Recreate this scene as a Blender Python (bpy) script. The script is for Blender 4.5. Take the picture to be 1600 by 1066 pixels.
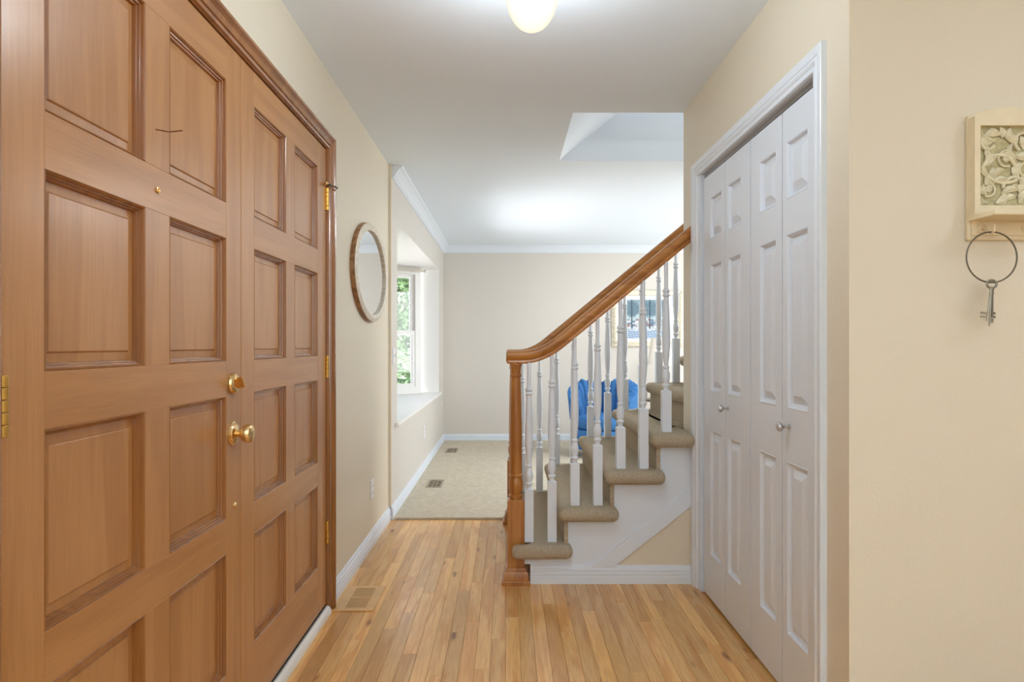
import bpy, bmesh, math, random
from mathutils import Vector, Matrix
random.seed(7)
for o in list(bpy.data.objects):
    bpy.data.objects.remove(o, do_unlink=True)
SC = bpy.context.scene
COL = SC.collection
PI = math.pi

# ------------------------------------------------------------------ camera
EYE = 1.195
cd = bpy.data.cameras.new('camera'); cam = bpy.data.objects.new('camera', cd); COL.objects.link(cam)
cam.location = (0, 0, EYE); cam.rotation_euler = (PI/2, 0, 0)
cd.sensor_width = 36; cd.lens = 36*990/1600
cd.shift_x = 0.005; cd.shift_y = 0.0044
cd.clip_start = 0.05; cd.clip_end = 200
SC.camera = cam

# ------------------------------------------------------------------ light and exposure
SC.view_settings.view_transform = 'Standard'
SC.view_settings.look = 'None'
SC.view_settings.gamma = 1
SC.view_settings.use_curve_mapping = False
SC.view_settings.exposure = -0.2
SC.cycles.max_bounces = 12; SC.cycles.diffuse_bounces = 7; SC.cycles.transparent_max_bounces = 12
SC.cycles.sample_clamp_indirect = 8
SC.cycles.caustics_reflective = False; SC.cycles.caustics_refractive = False

W = bpy.data.worlds.new('sky'); SC.world = W; W.use_nodes = True
wn = W.node_tree; bg = wn.nodes['Background']
sky = wn.nodes.new('ShaderNodeTexSky'); sky.sky_type = 'NISHITA'; sky.sun_disc = False
sky.sun_elevation = math.radians(48); sky.sun_rotation = math.radians(80); sky.air_density = 1.0; sky.dust_density = 1.5
shs = wn.nodes.new('ShaderNodeHueSaturation'); shs.inputs['Saturation'].default_value = .45
wn.links.new(sky.outputs[0], shs.inputs['Color']); wn.links.new(shs.outputs[0], bg.inputs[0]); bg.inputs[1].default_value = 1.0

def area(name, loc, rot, sx, sy, power, color=(1, 1, 1), portal=False):
    l = bpy.data.lights.new(name, 'AREA'); l.shape = 'RECTANGLE'; l.size = sx; l.size_y = sy
    l.energy = power; l.color = color
    if portal: l.cycles.is_portal = True
    o = bpy.data.objects.new(name, l); COL.objects.link(o); o.location = loc; o.rotation_euler = rot
    return o
sl = bpy.data.lights.new('sun', 'SUN'); sl.energy = 10.0; sl.angle = 0.01; sl.color = (1, .95, .88)
so = bpy.data.objects.new('sun', sl); COL.objects.link(so); so.location = (6, 2, 8)
so.rotation_euler = Vector((-0.66, 0.10, -0.74)).to_track_quat('-Z', 'Y').to_euler()
# unseen fill lamps added behind the camera and far right; portal at the bay
area('fill_rear', (0.9, -3.36, 1.35), (-PI/2, 0, PI), 3.4, 2.0, 30, (0.74, 0.89, 1.0))
area('fill_living_side', (3.50, 6.1, 1.45), (PI/2, 0, PI/2), 2.6, 1.5, 70, (0.90, 0.96, 1.0))
area('bay_portal', (-1.56, 5.97, 1.36), (PI/2, 0, -PI/2), 1.66, 1.42, 1, portal=True)
pl = bpy.data.lights.new('hall_bulb', 'POINT'); pl.energy = 36; pl.color = (.84, .94, 1.0); pl.shadow_soft_size = .03
po = bpy.data.objects.new('hall_bulb', pl); COL.objects.link(po); po.location = (0.075, 1.90, 2.21)
area('fill_upstairs', (2.90, 3.82, 3.1), (0, math.radians(62), 0), .8, .8, 18, (0.92, 0.97, 1.0))  # unseen lamp added up the stairwell to brighten the treads
# area lamps added for the bounce off the sunlit pale ground outside the bay
area('ground_bounce_lamp', (-3.15, 6.1, -.45), (PI, 0, 0), 1.0, 2.6, 300, (1, .98, .95))
area('yard_bounce_lamp', (-6.0, 6.0, -.45), (PI, 0, 0), 1.6, 6.0, 650, (1, .98, .95))
# unseen fill lamps added behind the camera, shining up at the ceiling
for i, (x, y) in enumerate(((0.1, -0.3), (-0.35, -1.0), (0.6, -1.8))):
    area('fill_uplight_%d' % i, (x, y, 1.25), (PI+.3, 0, 0), .35, .35, 34, (.72, .87, 1.0))
area('downlight_living', (2.05, 5.45, 2.42), (0, 0, 0), .4, .4, 45, (.96, .98, 1.0))  # unseen lamp added under the living room ceiling to light the stair treads
# ceiling height fill lamps added out of view in the entry room
for i, (x, y) in enumerate(((0.3, -1.6), (1.9, -1.2), (2.1, 0.7))):
    l = area('downlight_%d' % i, (x, y, 2.42), (0, 0, 0), 0.16, .16, 7, (.88, .94, 1.0))

# ------------------------------------------------------------------ materials
def nodes(name):
    m = bpy.data.materials.new(name); m.use_nodes = True
    nt = m.node_tree; return m, nt, nt.nodes['Principled BSDF']
def N(nt, t, **kw):
    n = nt.nodes.new(t)
    for k, v in kw.items():
        if k.startswith('in_'): n.inputs[int(k[3:])].default_value = v
        else: setattr(n, k, v)
    return n
def ramp(nt, stops):
    r = nt.nodes.new('ShaderNodeValToRGB'); e = r.color_ramp.elements
    e[0].position, e[0].color = stops[0][0], (*stops[0][1], 1)
    e[1].position, e[1].color = stops[1][0], (*stops[1][1], 1)
    for p, c in stops[2:]:
        x = e.new(p); x.color = (*c, 1)
    return r
def plain(name, c, rough=.5, metal=0, coat=0, bscale=0, bstr=0, var=0.0, spec=.5, vscale=3.0, detail=3.0, bdist=.002):
    m, nt, b = nodes(name)
    b.inputs['Base Color'].default_value = (*c, 1); b.inputs['Roughness'].default_value = rough
    b.inputs['Metallic'].default_value = metal; b.inputs['Coat Weight'].default_value = coat
    b.inputs['Specular IOR Level'].default_value = spec
    tc = N(nt, 'ShaderNodeTexCoord')
    if var:
        n = N(nt, 'ShaderNodeTexNoise'); n.inputs['Scale'].default_value = vscale; n.inputs['Detail'].default_value = 5
        nt.links.new(tc.outputs['Object'], n.inputs['Vector'])
        r = ramp(nt, [(.3, tuple(x*(1-var) for x in c)), (.7, tuple(min(1, x*(1+var)) for x in c))])
        nt.links.new(n.outputs['Fac'], r.inputs[0]); nt.links.new(r.outputs[0], b.inputs['Base Color'])
    if bstr:
        n = N(nt, 'ShaderNodeTexNoise'); n.inputs['Scale'].default_value = bscale; n.inputs['Detail'].default_value = detail
        nt.links.new(tc.outputs['Object'], n.inputs['Vector'])
        bu = N(nt, 'ShaderNodeBump'); bu.inputs['Strength'].default_value = bstr; bu.inputs['Distance'].default_value = bdist
        nt.links.new(n.outputs['Fac'], bu.inputs['Height']); nt.links.new(bu.outputs[0], b.inputs['Normal'])
    return m
def wood(name, dark, mid, light, axis, rough=.3, coat=.3, grain=1.0, pores=.25, rand=True, knots=False, huevar=0.0):
    m, nt, b = nodes(name); L = nt.links
    tc = N(nt, 'ShaderNodeTexCoord'); mp = N(nt, 'ShaderNodeMapping')
    oi = N(nt, 'ShaderNodeObjectInfo')
    mul = N(nt, 'ShaderNodeVectorMath', operation='SCALE'); cmb = N(nt, 'ShaderNodeCombineXYZ')
    for i in range(3): L.new(oi.outputs['Random'], cmb.inputs[i])
    L.new(cmb.outputs[0], mul.inputs[0]); mul.inputs['Scale'].default_value = 37.0 if rand else 0
    add = N(nt, 'ShaderNodeVectorMath', operation='ADD')
    L.new(tc.outputs['Object'], add.inputs[0]); L.new(mul.outputs[0], add.inputs[1])
    s = [9.0, 9.0, 9.0]; s[axis] = 0.75
    mp.inputs['Scale'].default_value = [x*grain for x in s]; L.new(add.outputs[0], mp.inputs['Vector'])
    n1 = N(nt, 'ShaderNodeTexNoise'); n1.inputs['Scale'].default_value = 1.3; n1.inputs['Detail'].default_value = 7; n1.inputs['Distortion'].default_value = .8
    L.new(mp.outputs[0], n1.inputs['Vector'])
    # growth rings: fract of a stretched noise field
    rg = N(nt, 'ShaderNodeMath', operation='MULTIPLY'); rg.inputs[1].default_value = 26.0; L.new(n1.outputs['Fac'], rg.inputs[0])
    sn = N(nt, 'ShaderNodeMath', operation='SINE'); L.new(rg.outputs[0], sn.inputs[0])
    mr = N(nt, 'ShaderNodeMapRange'); mr.inputs[1].default_value = -1; mr.inputs[2].default_value = 1; mr.inputs[3].default_value = 0; mr.inputs[4].default_value = .22
    L.new(sn.outputs[0], mr.inputs[0])
    ad2 = N(nt, 'ShaderNodeMath', operation='ADD'); L.new(n1.outputs['Fac'], ad2.inputs[0]); L.new(mr.outputs[0], ad2.inputs[1])
    r = ramp(nt, [(.34, dark), (.86, light), (.58, mid)]); L.new(ad2.outputs[0], r.inputs[0])
    mp2 = N(nt, 'ShaderNodeMapping'); s2 = [260.0, 260.0, 260.0]; s2[axis] = 9
    mp2.inputs['Scale'].default_value = s2; L.new(add.outputs[0], mp2.inputs['Vector'])
    n2 = N(nt, 'ShaderNodeTexNoise'); n2.inputs['Scale'].default_value = 1; n2.inputs['Detail'].default_value = 3; L.new(mp2.outputs[0], n2.inputs['Vector'])
    mx = N(nt, 'ShaderNodeMix', data_type='RGBA', blend_type='MULTIPLY'); mx.inputs[0].default_value = pores
    L.new(r.outputs[0], mx.inputs[6])
    r2 = ramp(nt, [(.35, (.45, .4, .36)), (.6, (1.12, 1.1, 1.08))]); L.new(n2.outputs['Fac'], r2.inputs[0]); L.new(r2.outputs[0], mx.inputs[7])
    out = mx.outputs[2]
    if huevar:
        hs = N(nt, 'ShaderNodeHueSaturation'); mrv = N(nt, 'ShaderNodeMapRange'); mrv.inputs[3].default_value = 1-huevar; mrv.inputs[4].default_value = 1+huevar
        L.new(oi.outputs['Random'], mrv.inputs[0]); L.new(mrv.outputs[0], hs.inputs['Value']); L.new(out, hs.inputs['Color']); out = hs.outputs[0]
    if knots:
        mp3 = N(nt, 'ShaderNodeMapping'); s3 = [9.0]*3; s3[axis] = 2.6; mp3.inputs['Scale'].default_value = s3; L.new(add.outputs[0], mp3.inputs['Vector'])
        v = N(nt, 'ShaderNodeTexVoronoi'); v.inputs['Scale'].default_value = 1.0; L.new(mp3.outputs[0], v.inputs['Vector'])
        nz = N(nt, 'ShaderNodeTexNoise'); nz.inputs['Scale'].default_value = 7; L.new(mp3.outputs[0], nz.inputs['Vector'])
        sb = N(nt, 'ShaderNodeMath', operation='MULTIPLY_ADD'); L.new(nz.outputs['Fac'], sb.inputs[0]); sb.inputs[1].default_value = .16; L.new(v.outputs['Distance'], sb.inputs[2])
        kr = ramp(nt, [(.13, (.22, .12, .06)), (.215, (1, 1, 1))]); L.new(sb.outputs[0], kr.inputs[0])
        mk = N(nt, 'ShaderNodeMix', data_type='RGBA', blend_type='MULTIPLY'); mk.inputs[0].default_value = .8
        L.new(out, mk.inputs[6]); L.new(kr.outputs[0], mk.inputs[7]); out = mk.outputs[2]
    L.new(out, b.inputs['Base Color'])
    b.inputs['Roughness'].default_value = rough; b.inputs['Coat Weight'].default_value = coat; b.inputs['Coat Roughness'].default_value = .22
    bu = N(nt, 'ShaderNodeBump'); bu.inputs['Strength'].default_value = .12; bu.inputs['Distance'].default_value = .001
    L.new(n2.outputs['Fac'], bu.inputs['Height']); L.new(bu.outputs[0], b.inputs['Normal'])
    return m
def grainpaint(name, c, axis, rough=.35):
    m, nt, b = nodes(name); L = nt.links
    tc = N(nt, 'ShaderNodeTexCoord'); mp = N(nt, 'ShaderNodeMapping'); s = [110.0]*3; s[axis] = 7; mp.inputs['Scale'].default_value = s
    L.new(tc.outputs['Object'], mp.inputs['Vector'])
    n = N(nt, 'ShaderNodeTexNoise'); n.inputs['Scale'].default_value = 1; n.inputs['Detail'].default_value = 3; n.inputs['Distortion'].default_value = 1.2; L.new(mp.outputs[0], n.inputs['Vector'])
    bu = N(nt, 'ShaderNodeBump'); bu.inputs['Strength'].default_value = .35; bu.inputs['Distance'].default_value = .0016
    L.new(n.outputs['Fac'], bu.inputs['Height']); L.new(bu.outputs[0], b.inputs['Normal'])
    b.inputs['Base Color'].default_value = (*c, 1); b.inputs['Roughness'].default_value = rough
    return m

M = {}
M['hall'] = plain('cream_paint', (.72, .65, .525), .5, bscale=95, bstr=.55)
M['living'] = plain('greige_paint', (.67, .63, .58), .6, bscale=150, bstr=.2)
M['ceil'] = plain('ceiling_paint', (.77, .845, .93), .8, bscale=90, bstr=.25)
M['trim'] = plain('white_trim_paint', (.74, .80, .88), .35)
M['white'] = plain('window_white_paint', (.86, .85, .83), .4)
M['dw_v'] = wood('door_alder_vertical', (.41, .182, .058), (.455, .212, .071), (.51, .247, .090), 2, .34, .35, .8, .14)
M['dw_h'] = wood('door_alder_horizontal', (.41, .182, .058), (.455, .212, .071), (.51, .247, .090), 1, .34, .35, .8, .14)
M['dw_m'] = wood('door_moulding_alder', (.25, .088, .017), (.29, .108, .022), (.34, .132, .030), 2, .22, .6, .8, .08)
M['rail'] = wood('handrail_oak', (.34, .12, .018), (.43, .165, .028), (.52, .22, .045), 0, .3, .3, 1.2, .2)
M['newel'] = wood('newel_oak', (.32, .11, .016), (.40, .15, .026), (.48, .20, .042), 2, .34, .2, 1.2, .2)
M['oak'] = wood('oak_strip', (.61, .29, .080), (.72, .38, .122), (.79, .47, .170), 1, .22, .35, 1.2, .28, knots=True, huevar=.17)
M['oakv'] = plain('oak_register', (.71, .43, .18), .3, coat=.3, var=.1, vscale=20)
M['oakslat'] = plain('oak_register_slat', (.50, .29, .115), .35, var=.1, vscale=20)
M['sub'] = plain('dark_joint', (.20, .10, .04), .8)
M['carpet'] = plain('beige_carpet', (.70, .62, .49), .95, bscale=420, bstr=1.0, var=.10, spec=.1, vscale=26, detail=6, bdist=.006)
M['stair'] = plain('stair_carpet', (.53, .445, .325), .95, bscale=380, bstr=1.0, var=.22, spec=.1, vscale=160, detail=6, bdist=.006)
M['brass'] = plain('polished_brass', (.80, .56, .27), .22, 1.0)
M['abrass'] = plain('hinge_brass', (.62, .38, .10), .3, 1.0)
M['nickel'] = plain('brushed_nickel', (.55, .55, .56), .28, 1.0)
M['iron'] = plain('antique_iron', (.17, .15, .115), .45, .8)
M['pewter'] = plain('aged_pewter', (.36, .34, .28), .42, .8)
M['plaque'] = plain('cream_plaque', (.76, .66, .47), .55, var=.05, vscale=20)
M['plaque2'] = plain('antiqued_relief', (.72, .66, .48), .6, var=.1, vscale=60)
M['plaqued'] = plain('relief_ground', (.50, .44, .25), .7, var=.2, vscale=80)
M['mirror'] = plain('silvered_glass', (.93, .93, .92), .02, 1.0)
M['mframe'] = plain('whitewashed_frame', (.70, .64, .54), .55, var=.14, vscale=40)
M['mside'] = wood('mirror_rim', (.16, .07, .02), (.28, .13, .045), (.38, .2, .08), 1, .5, .1, 2.0, .4)
M['plastic'] = plain('white_plastic', (.82, .84, .88), .35)
M['slot'] = plain('dark_slot', (.03, .03, .03), .6)
M['ventm'] = plain('carpet_register', (.40, .33, .24), .45, .3)
M['alu'] = plain('white_threshold', (.80, .78, .74), .32, bscale=30, bstr=.1)
M['rubber'] = plain('weather_strip', (.09, .075, .05), .6)
M['blue'] = plain('blue_upholstery', (.024, .135, .35), .75, bscale=300, bstr=.4, var=.12, vscale=30)
M['shade'] = plain('linen_shade', (.86, .80, .70), .8)
M['frame_s'] = plain('champagne_frame', (.66, .60, .48), .4, .25, var=.15, vscale=50)
M['mat'] = plain('picture_mat', (.86, .88, .88), .7)
M['lawn'] = plain('pale_driveway', (.80, .79, .77), .9, var=.12, vscale=2)
M['leaf'] = plain('leaf_green', (.085, .165, .05), .5, var=.4, vscale=4)
M['leaf2'] = plain('leaf_pale', (.15, .24, .11), .5, var=.35, vscale=4)
M['bark'] = plain('bark', (.14, .10, .07), .9)
M['tablewood'] = wood('table_walnut', (.08, .04, .02), (.15, .08, .04), (.22, .12, .06), 0)
M['pull'] = plain('dull_copper_nail', (.30, .13, .06), .4, .7)
# glass pane: clear with a fresnel reflection
m, nt, b = nodes('window_glass'); nt.nodes.remove(b)
tr = N(nt, 'ShaderNodeBsdfTransparent'); gl = N(nt, 'ShaderNodeBsdfGlossy'); gl.inputs['Roughness'].default_value = .02
fr = N(nt, 'ShaderNodeFresnel'); fr.inputs[0].default_value = 1.45; mx = N(nt, 'ShaderNodeMixShader')
nt.links.new(fr.outputs[0], mx.inputs[0]); nt.links.new(tr.outputs[0], mx.inputs[1]); nt.links.new(gl.outputs[0], mx.inputs[2])
nt.links.new(mx.outputs[0], nt.nodes['Material Output'].inputs[0]); M['glass'] = m
# opal globe: half the bulb's light passes, the glass itself glows
m, nt, b = nodes('opal_glass'); nt.nodes.remove(b)
tr = N(nt, 'ShaderNodeBsdfTransparent'); lw = N(nt, 'ShaderNodeLayerWeight'); lw.inputs[0].default_value = .5
em = N(nt, 'ShaderNodeEmission'); er = ramp(nt, [(0, (1.7, 1.62, 1.35)), (1, (1.25, 1.10, .72)), (.5, (1.5, 1.42, 1.12))])
nt.links.new(lw.outputs['Facing'], er.inputs[0]); nt.links.new(er.outputs[0], em.inputs[0]); em.inputs[1].default_value = 1
mx = N(nt, 'ShaderNodeMixShader'); mx.inputs[0].default_value = .5
nt.links.new(tr.outputs[0], mx.inputs[1]); nt.links.new(em.outputs[0], mx.inputs[2])
nt.links.new(mx.outputs[0], nt.nodes['Material Output'].inputs[0]); M['opal'] = m
# painted print: vertex colours
m, nt, b = nodes('print_colours'); at = N(nt, 'ShaderNodeVertexColor'); at.layer_name = 'Col'
nt.links.new(at.outputs[0], b.inputs['Base Color']); b.inputs['Roughness'].default_value = .25; M['print'] = m

# ------------------------------------------------------------------ building helpers
ORG = {}
def nb(): return bmesh.new()
def box(bm, x0, x1, y0, y1, z0, z1, b=0, seg=1):
    g = bmesh.ops.create_cube(bm, size=1)
    for v in g['verts']:
        v.co = Vector(((x0+x1)/2 + v.co.x*(x1-x0), (y0+y1)/2 + v.co.y*(y1-y0), (z0+z1)/2 + v.co.z*(z1-z0)))
    if b:
        es = list({e for v in g['verts'] for e in v.link_edges})
        bmesh.ops.bevel(bm, geom=es, offset=b, segments=seg, profile=.5, affect='EDGES')
    return bm
def bx(*a, **k): return box(nb(), *a, **k)
def rings(bm, loops, cap0=True, cap1=True, closed=False):
    """loops: lists of points of equal length, bridged in order"""
    R = [[bm.verts.new(p) for p in l] for l in loops]
    n = len(R[0]); pairs = list(zip(R, R[1:])) + ([(R[-1], R[0])] if closed else [])
    for a, c in pairs:
        for i in range(n):
            try: bm.faces.new((a[i], a[(i+1) % n], c[(i+1) % n], c[i]))
            except ValueError: pass
    if cap0 and not closed: bm.faces.new(R[0][::-1])
    if cap1 and not closed: bm.faces.new(R[-1])
    return bm
def lathe(bm, prof, at=(0, 0, 0), axis='z', seg=16, cap=True):
    """prof: (r, h) or (r, h, square)"""
    loops = []
    for p in prof:
        r, h = p[0], p[1]; sq = len(p) > 2 and p[2]
        l = []
        for k in range(seg):
            a = 2*PI*k/seg; c, s = math.cos(a), math.sin(a)
            f = 1/max(abs(c), abs(s)) if sq else 1
            u, v = r*f*c, r*f*s
            q = {'z': (u, v, h), 'x': (h, u, v), '-x': (-h, -u, v), '-y': (u, -h, v), 'y': (-u, h, v)}[axis]
            l.append(Vector(at) + Vector(q))
        loops.append(l)
    return rings(bm, loops, cap, cap)
def tube(bm, pts, r, seg=8, closed=False, taper=None):
    pts = [Vector(p) for p in pts]; loops = []; up = None; n = len(pts)
    for i, p in enumerate(pts):
        a = pts[(i-1) % n] if (closed or i) else p; c = pts[(i+1) % n] if (closed or i < n-1) else p
        t = (c-a).normalized()
        if up is None: up = t.orthogonal().normalized()
        up = (up - t*up.dot(t)).normalized(); s = t.cross(up)
        rr = r*(taper[i] if taper else 1)
        loops.append([p + up*rr*math.cos(2*PI*k/seg) + s*rr*math.sin(2*PI*k/seg) for k in range(seg)])
    return rings(bm, loops, closed=closed)
def prism(bm, poly, f, d0, d1):
    """poly of 2D points, f(u, v, d) -> point; extruded between d0 and d1"""
    return rings(bm, [[f(u, v, d0) for u, v in poly], [f(u, v, d1) for u, v in poly]])
def sphere(bm, c, r, sx=1, sy=1, sz=1, u=12, v=8):
    g = bmesh.ops.create_uvsphere(bm, u_segments=u, v_segments=v, radius=r)
    for q in g['verts']: q.co = Vector((c[0]+q.co.x*sx, c[1]+q.co.y*sy, c[2]+q.co.z*sz))
    return bm
def obj(name, bm, mat, parent=None, smooth=False, kind=None, bev=0):
    bmesh.ops.recalc_face_normals(bm, faces=bm.faces[:])
    org = ORG[parent.name] if parent else Vector((0, 0, 0))
    if org.length: bmesh.ops.translate(bm, verts=bm.verts[:], vec=-org)
    me = bpy.data.meshes.new(name); bm.to_mesh(me); bm.free()
    if isinstance(mat, (list, tuple)):
        for q in mat: me.materials.append(q)
    else: me.materials.append(mat)
    o = bpy.data.objects.new(name, me); COL.objects.link(o)
    if smooth:
        for p in me.polygons: p.use_smooth = True
        try: me.set_sharp_from_angle(angle=math.radians(32))
        except Exception: pass
    ORG[o.name] = org
    if parent: o.parent = parent
    if kind: o['kind'] = kind
    if bev:
        md = o.modifiers.new('edge', 'BEVEL'); md.width = bev; md.segments = 2; md.limit_method = 'ANGLE'
    return o
def struct(name, bm, mat, label=None, parent=None, cat=None, **k):
    o = obj(name, bm, mat, parent, **k)
    if not parent: o['kind'] = 'structure'
    if label: o['label'] = label
    if cat: o['category'] = cat
    return o
def thing(name, label, cat, loc, group=None, kind=None):
    o = bpy.data.objects.new(name, None); o.empty_display_size = .05; COL.objects.link(o); o.location = loc
    ORG[o.name] = Vector(loc); o['label'] = label; o['category'] = cat
    if group: o['group'] = group
    if kind: o['kind'] = kind
    return o

# ================================================================== SHELL
CZ = 2.435; WL = -.81; WV = -.792; WR = .94; YB = 7.90
OY0, OY1, OZT = 1.004, 2.836, 2.078       # entry door opening
bm = nb()
box(bm, WL-.14, WL, -3.5, OY0, 0, CZ); box(bm, WL-.14, WL, OY1, 4.35, 0, CZ); box(bm, WL-.14, WL, OY0, OY1, OZT, CZ)
struct('wall_left', bm, M['hall'], 'cream painted hall wall holding the wooden double doors', cat='wall')
BY0, BY1, BZ0, BZ1 = 4.57, 7.38, .65, 2.08   # bay opening
bm = nb()
box(bm, WV-.14, WV, 4.35, BY0, 0, CZ); box(bm, WV-.14, WV, BY1, YB, 0, CZ); box(bm, WV-.14, WV, BY0, BY1, 0, BZ0-.03); box(bm, WV-.14, WV, BY0, BY1, BZ1, CZ)
struct('wall_left_living', bm, M['living'], 'greige living room wall with the deep bay window recess', cat='wall')
struct('trim_1', bx(WL-.02, WV+.001, 4.335, 4.352, .09, CZ, b=.002), M['hall'], 'cream corner bead where the hall wall meets the greige wall', cat='trim')
struct('wall_back', bx(-.95, 3.75, YB, YB+.12, 0, CZ), M['living'], 'greige far wall of the living room behind the blue armchair', cat='wall')
bm = nb(); box(bm, 3.6, 3.72, 4.2, YB, 0, CZ)
struct('wall_right_living', bm, M['living'], 'greige side wall of the living room beyond the stairs', cat='wall')
# right hall wall with the closet opening
CY0, CY1, CZT = 1.915, 3.075, 2.03
bm = nb()
box(bm, WR, WR+.11, 1.74, CY0, 0, CZ); box(bm, WR, WR+.11, CY1, 3.372, 0, CZ); box(bm, WR, WR+.11, CY0, CY1, CZT, CZ)
struct('wall_right', bm, M['hall'], 'cream wall around the white bifold closet doors', cat='wall')
bm = bx(WR+.0005, 3.3, 1.739, 1.83, 0, CZ, b=.006, seg=2)
struct('wall_front', bm, M['hall'], 'cream wall facing the entry with the key plaque', cat='wall')
struct('wall_closet', bx(1.62, 1.7, 1.84, 3.36, 0, CZ), M['hall'], 'inner back wall of the closet', cat='wall')
struct('wall_stair', bx(WR+.12, 3.6, 3.28, 3.372, 0, 3.9), M['hall'], 'cream wall along the near side of the stairs', cat='wall')
struct('wall_stair_far', bx(1.50, 3.6, 4.27, 4.37, 0, 3.9), M['living'], 'wall closing the upper stair flight', cat='wall')
# the entry room behind the camera
bm = bx(-.95, 3.4, -3.5, -3.4, 0, CZ)
struct('wall_rear', bm, M['hall'], 'cream end wall of the entry room behind the camera', cat='wall')
struct('wall_right_rear', bx(3.2, 3.3, -3.5, 1.75, 0, CZ), M['hall'], 'cream side wall of the entry room', cat='wall')
# ceiling around the stairwell opening
SX, SY0, SY1 = .352, 3.372, 4.26
bm = nb()
box(bm, -.95, 3.75, -3.5, SY0, CZ, CZ+.12); box(bm, -.95, 3.75, SY1, YB+.1, CZ, CZ+.12); box(bm, -.95, SX, SY0, SY1, CZ, CZ+.12); box(bm, 3.0, 3.75, SY0, SY1, CZ, CZ+.12)
struct('ceiling', bm, M['ceil'], 'pale grey white flat ceiling with the stairwell opening', cat='ceiling')
bm = nb()
sl_ = math.tan(math.radians(39.5)); XT = SX + (3.75-CZ)/sl_
prism(bm, [(SX, CZ), (XT, 3.75), (3.05, 3.75), (3.05, 3.9), (XT-.06, 3.9), (SX-.1, CZ+.10), (SX-.1, CZ+.02)], lambda u, v, d: (u, d, v), SY0-.05, SY1+.05)
box(bm, SX-.1, 3.1, SY1-.004, SY1+.08, CZ+.0005, 3.9); box(bm, SX-.1, WR+.3, SY0-.08, SY0+.004, CZ+.0005, 3.9); box(bm, 2.996, 3.1, SY0, SY1, CZ+.0005, 3.9)
struct('ceiling_stairwell', bm, M['ceil'], 'sloped stairwell soffit rising above the stairs', cat='ceiling')

# ------------------------------------------------------------------ floors
flo = struct('floor', bx(-.82, 3.3, -3.5, 4.35, -.06, -.006), M['sub'], 'honey oak strip floor of the entry hall', cat='floor')
struct('floor_rear', bx(-.81, 3.3, -3.5, 1.32, -.006, 0), M['oak'], 'oak floor behind the camera', cat='floor')
PW = .0572; cache = {}
def plank_mesh(L):
    if L not in cache:
        bm = bx(0, PW-.0007, 0, L-.0007, -.005, 0, b=.0007)
        bmesh.ops.recalc_face_normals(bm, faces=bm.faces[:])
        me = bpy.data.meshes.new('plank'); bm.to_mesh(me); bm.free(); me.materials.append(M['oak']); cache[L] = me
    return cache[L]
x = -.806; row = 0
while x < WR+.08:
    yend = 4.345 if x < .09 else 3.19
    y = 1.32 - random.random()*.5
    first = True
    while y < yend-.02:
        L = random.choice((.3, .45, .6, .6, .75, .9, 1.05))
        y0 = max(y, 1.32); y1 = min(y+L, yend)
        if yend - y1 < .12: y1 = yend
        LL = round(y1-y0, 3)
        if LL > .02:
            o = bpy.data.objects.new('plank', plank_mesh(LL)); COL.objects.link(o); o.location = (x, y0, random.uniform(-.0004, 0)); o.parent = flo
        y = y1 if y1 < yend else yend
    x += PW; row += 1
struct('floor_living', bx(-.80, 3.6, 4.352, YB, -.06, .014, b=.006, seg=2), M['carpet'], 'beige cut pile carpet of the living room', cat='floor')

# ------------------------------------------------------------------ baseboards, crown, casings
BASE = [(0, 0), (.016, 0), (.016, .034), (.0125, .037), (.0125, .040), (.016, .043), (.016, .055), (.0125, .058), (.0125, .061), (.0155, .064), (.0145, .074), (.010, .077), (.010, .080), (.008, .090), (0, .092)]
def base_y(name, x, sgn, y0, y1, z=0, label=None):
    bm = prism(nb(), BASE, lambda u, v, d: (x+sgn*u, d, z+v), y0, y1)
    return struct(name, bm, M['trim'], label, cat='baseboard')
base_y('baseboard_left', WL, 1, 2.895, 4.348, 0, 'white grooved baseboard beside the wood floor register')
base_y('baseboard_left_living', WV, 1, 4.338, YB, .0, 'white grooved baseboard below the bay window')
bm = prism(nb(), BASE, lambda u, v, d: (d, YB-u, v), -.79, 3.6)
struct('baseboard_back', bm, M['trim'], 'white baseboard along the far living room wall', cat='baseboard')
CR = [(0, 0), (0, -.088), (.010, -.088), (.014, -.078), (.020, -.074), (.034, -.048), (.052, -.026), (.058, -.020), (.070, -.014), (.074, -.004), (.074, 0)]
bm = prism(nb(), CR, lambda u, v, d: (WV+u, d, CZ+v), 4.352, YB)
struct('trim_2', bm, M['trim'], 'white crown moulding above the bay window', cat='trim')
bm = prism(nb(), CR, lambda u, v, d: (d, YB-u, CZ+v), WV+.001, 3.6)
struct('trim_3', bm, M['trim'], 'white crown moulding along the far wall', cat='trim')

def casing(name, label, cat, X, s, y0, y1, zt, w, prof, mat, jw, jmat, jd0, jd1, zfoot=0):
    """mitred three sided door casing on a plane X, projecting along s; prof: (across 0..1, thickness)"""
    t = thing(name, label, cat, (X, (y0+y1)/2, 0), kind='structure')
    def ring(a): return a*w
    n = len(prof)
    def side(yi, d):  # yi inner edge, d = outward direction along y
        loops = []
        for z_is_top in (False, True):
            l = [(X+s*th, yi+d*ring(a), (zt+ring(a)) if z_is_top else zfoot) for a, th in prof]
            l += [(X, yi+d*w, (zt+w) if z_is_top else zfoot), (X, yi, zt if z_is_top else zfoot)]
            loops.append(l)
        return rings(nb(), loops)
    obj('side_casing', side(y0, -1), mat, t); obj('side_casing', side(y1, 1), mat, t)
    loops = []
    for yi, d in ((y0, -1), (y1, 1)):
        l = [(X+s*th, yi+d*ring(a), zt+ring(a)) for a, th in prof] + [(X, yi+d*w, zt+w), (X, yi, zt)]
        loops.append(l)
    obj('head_casing', rings(nb(), loops), mat, t)
    return t
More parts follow.
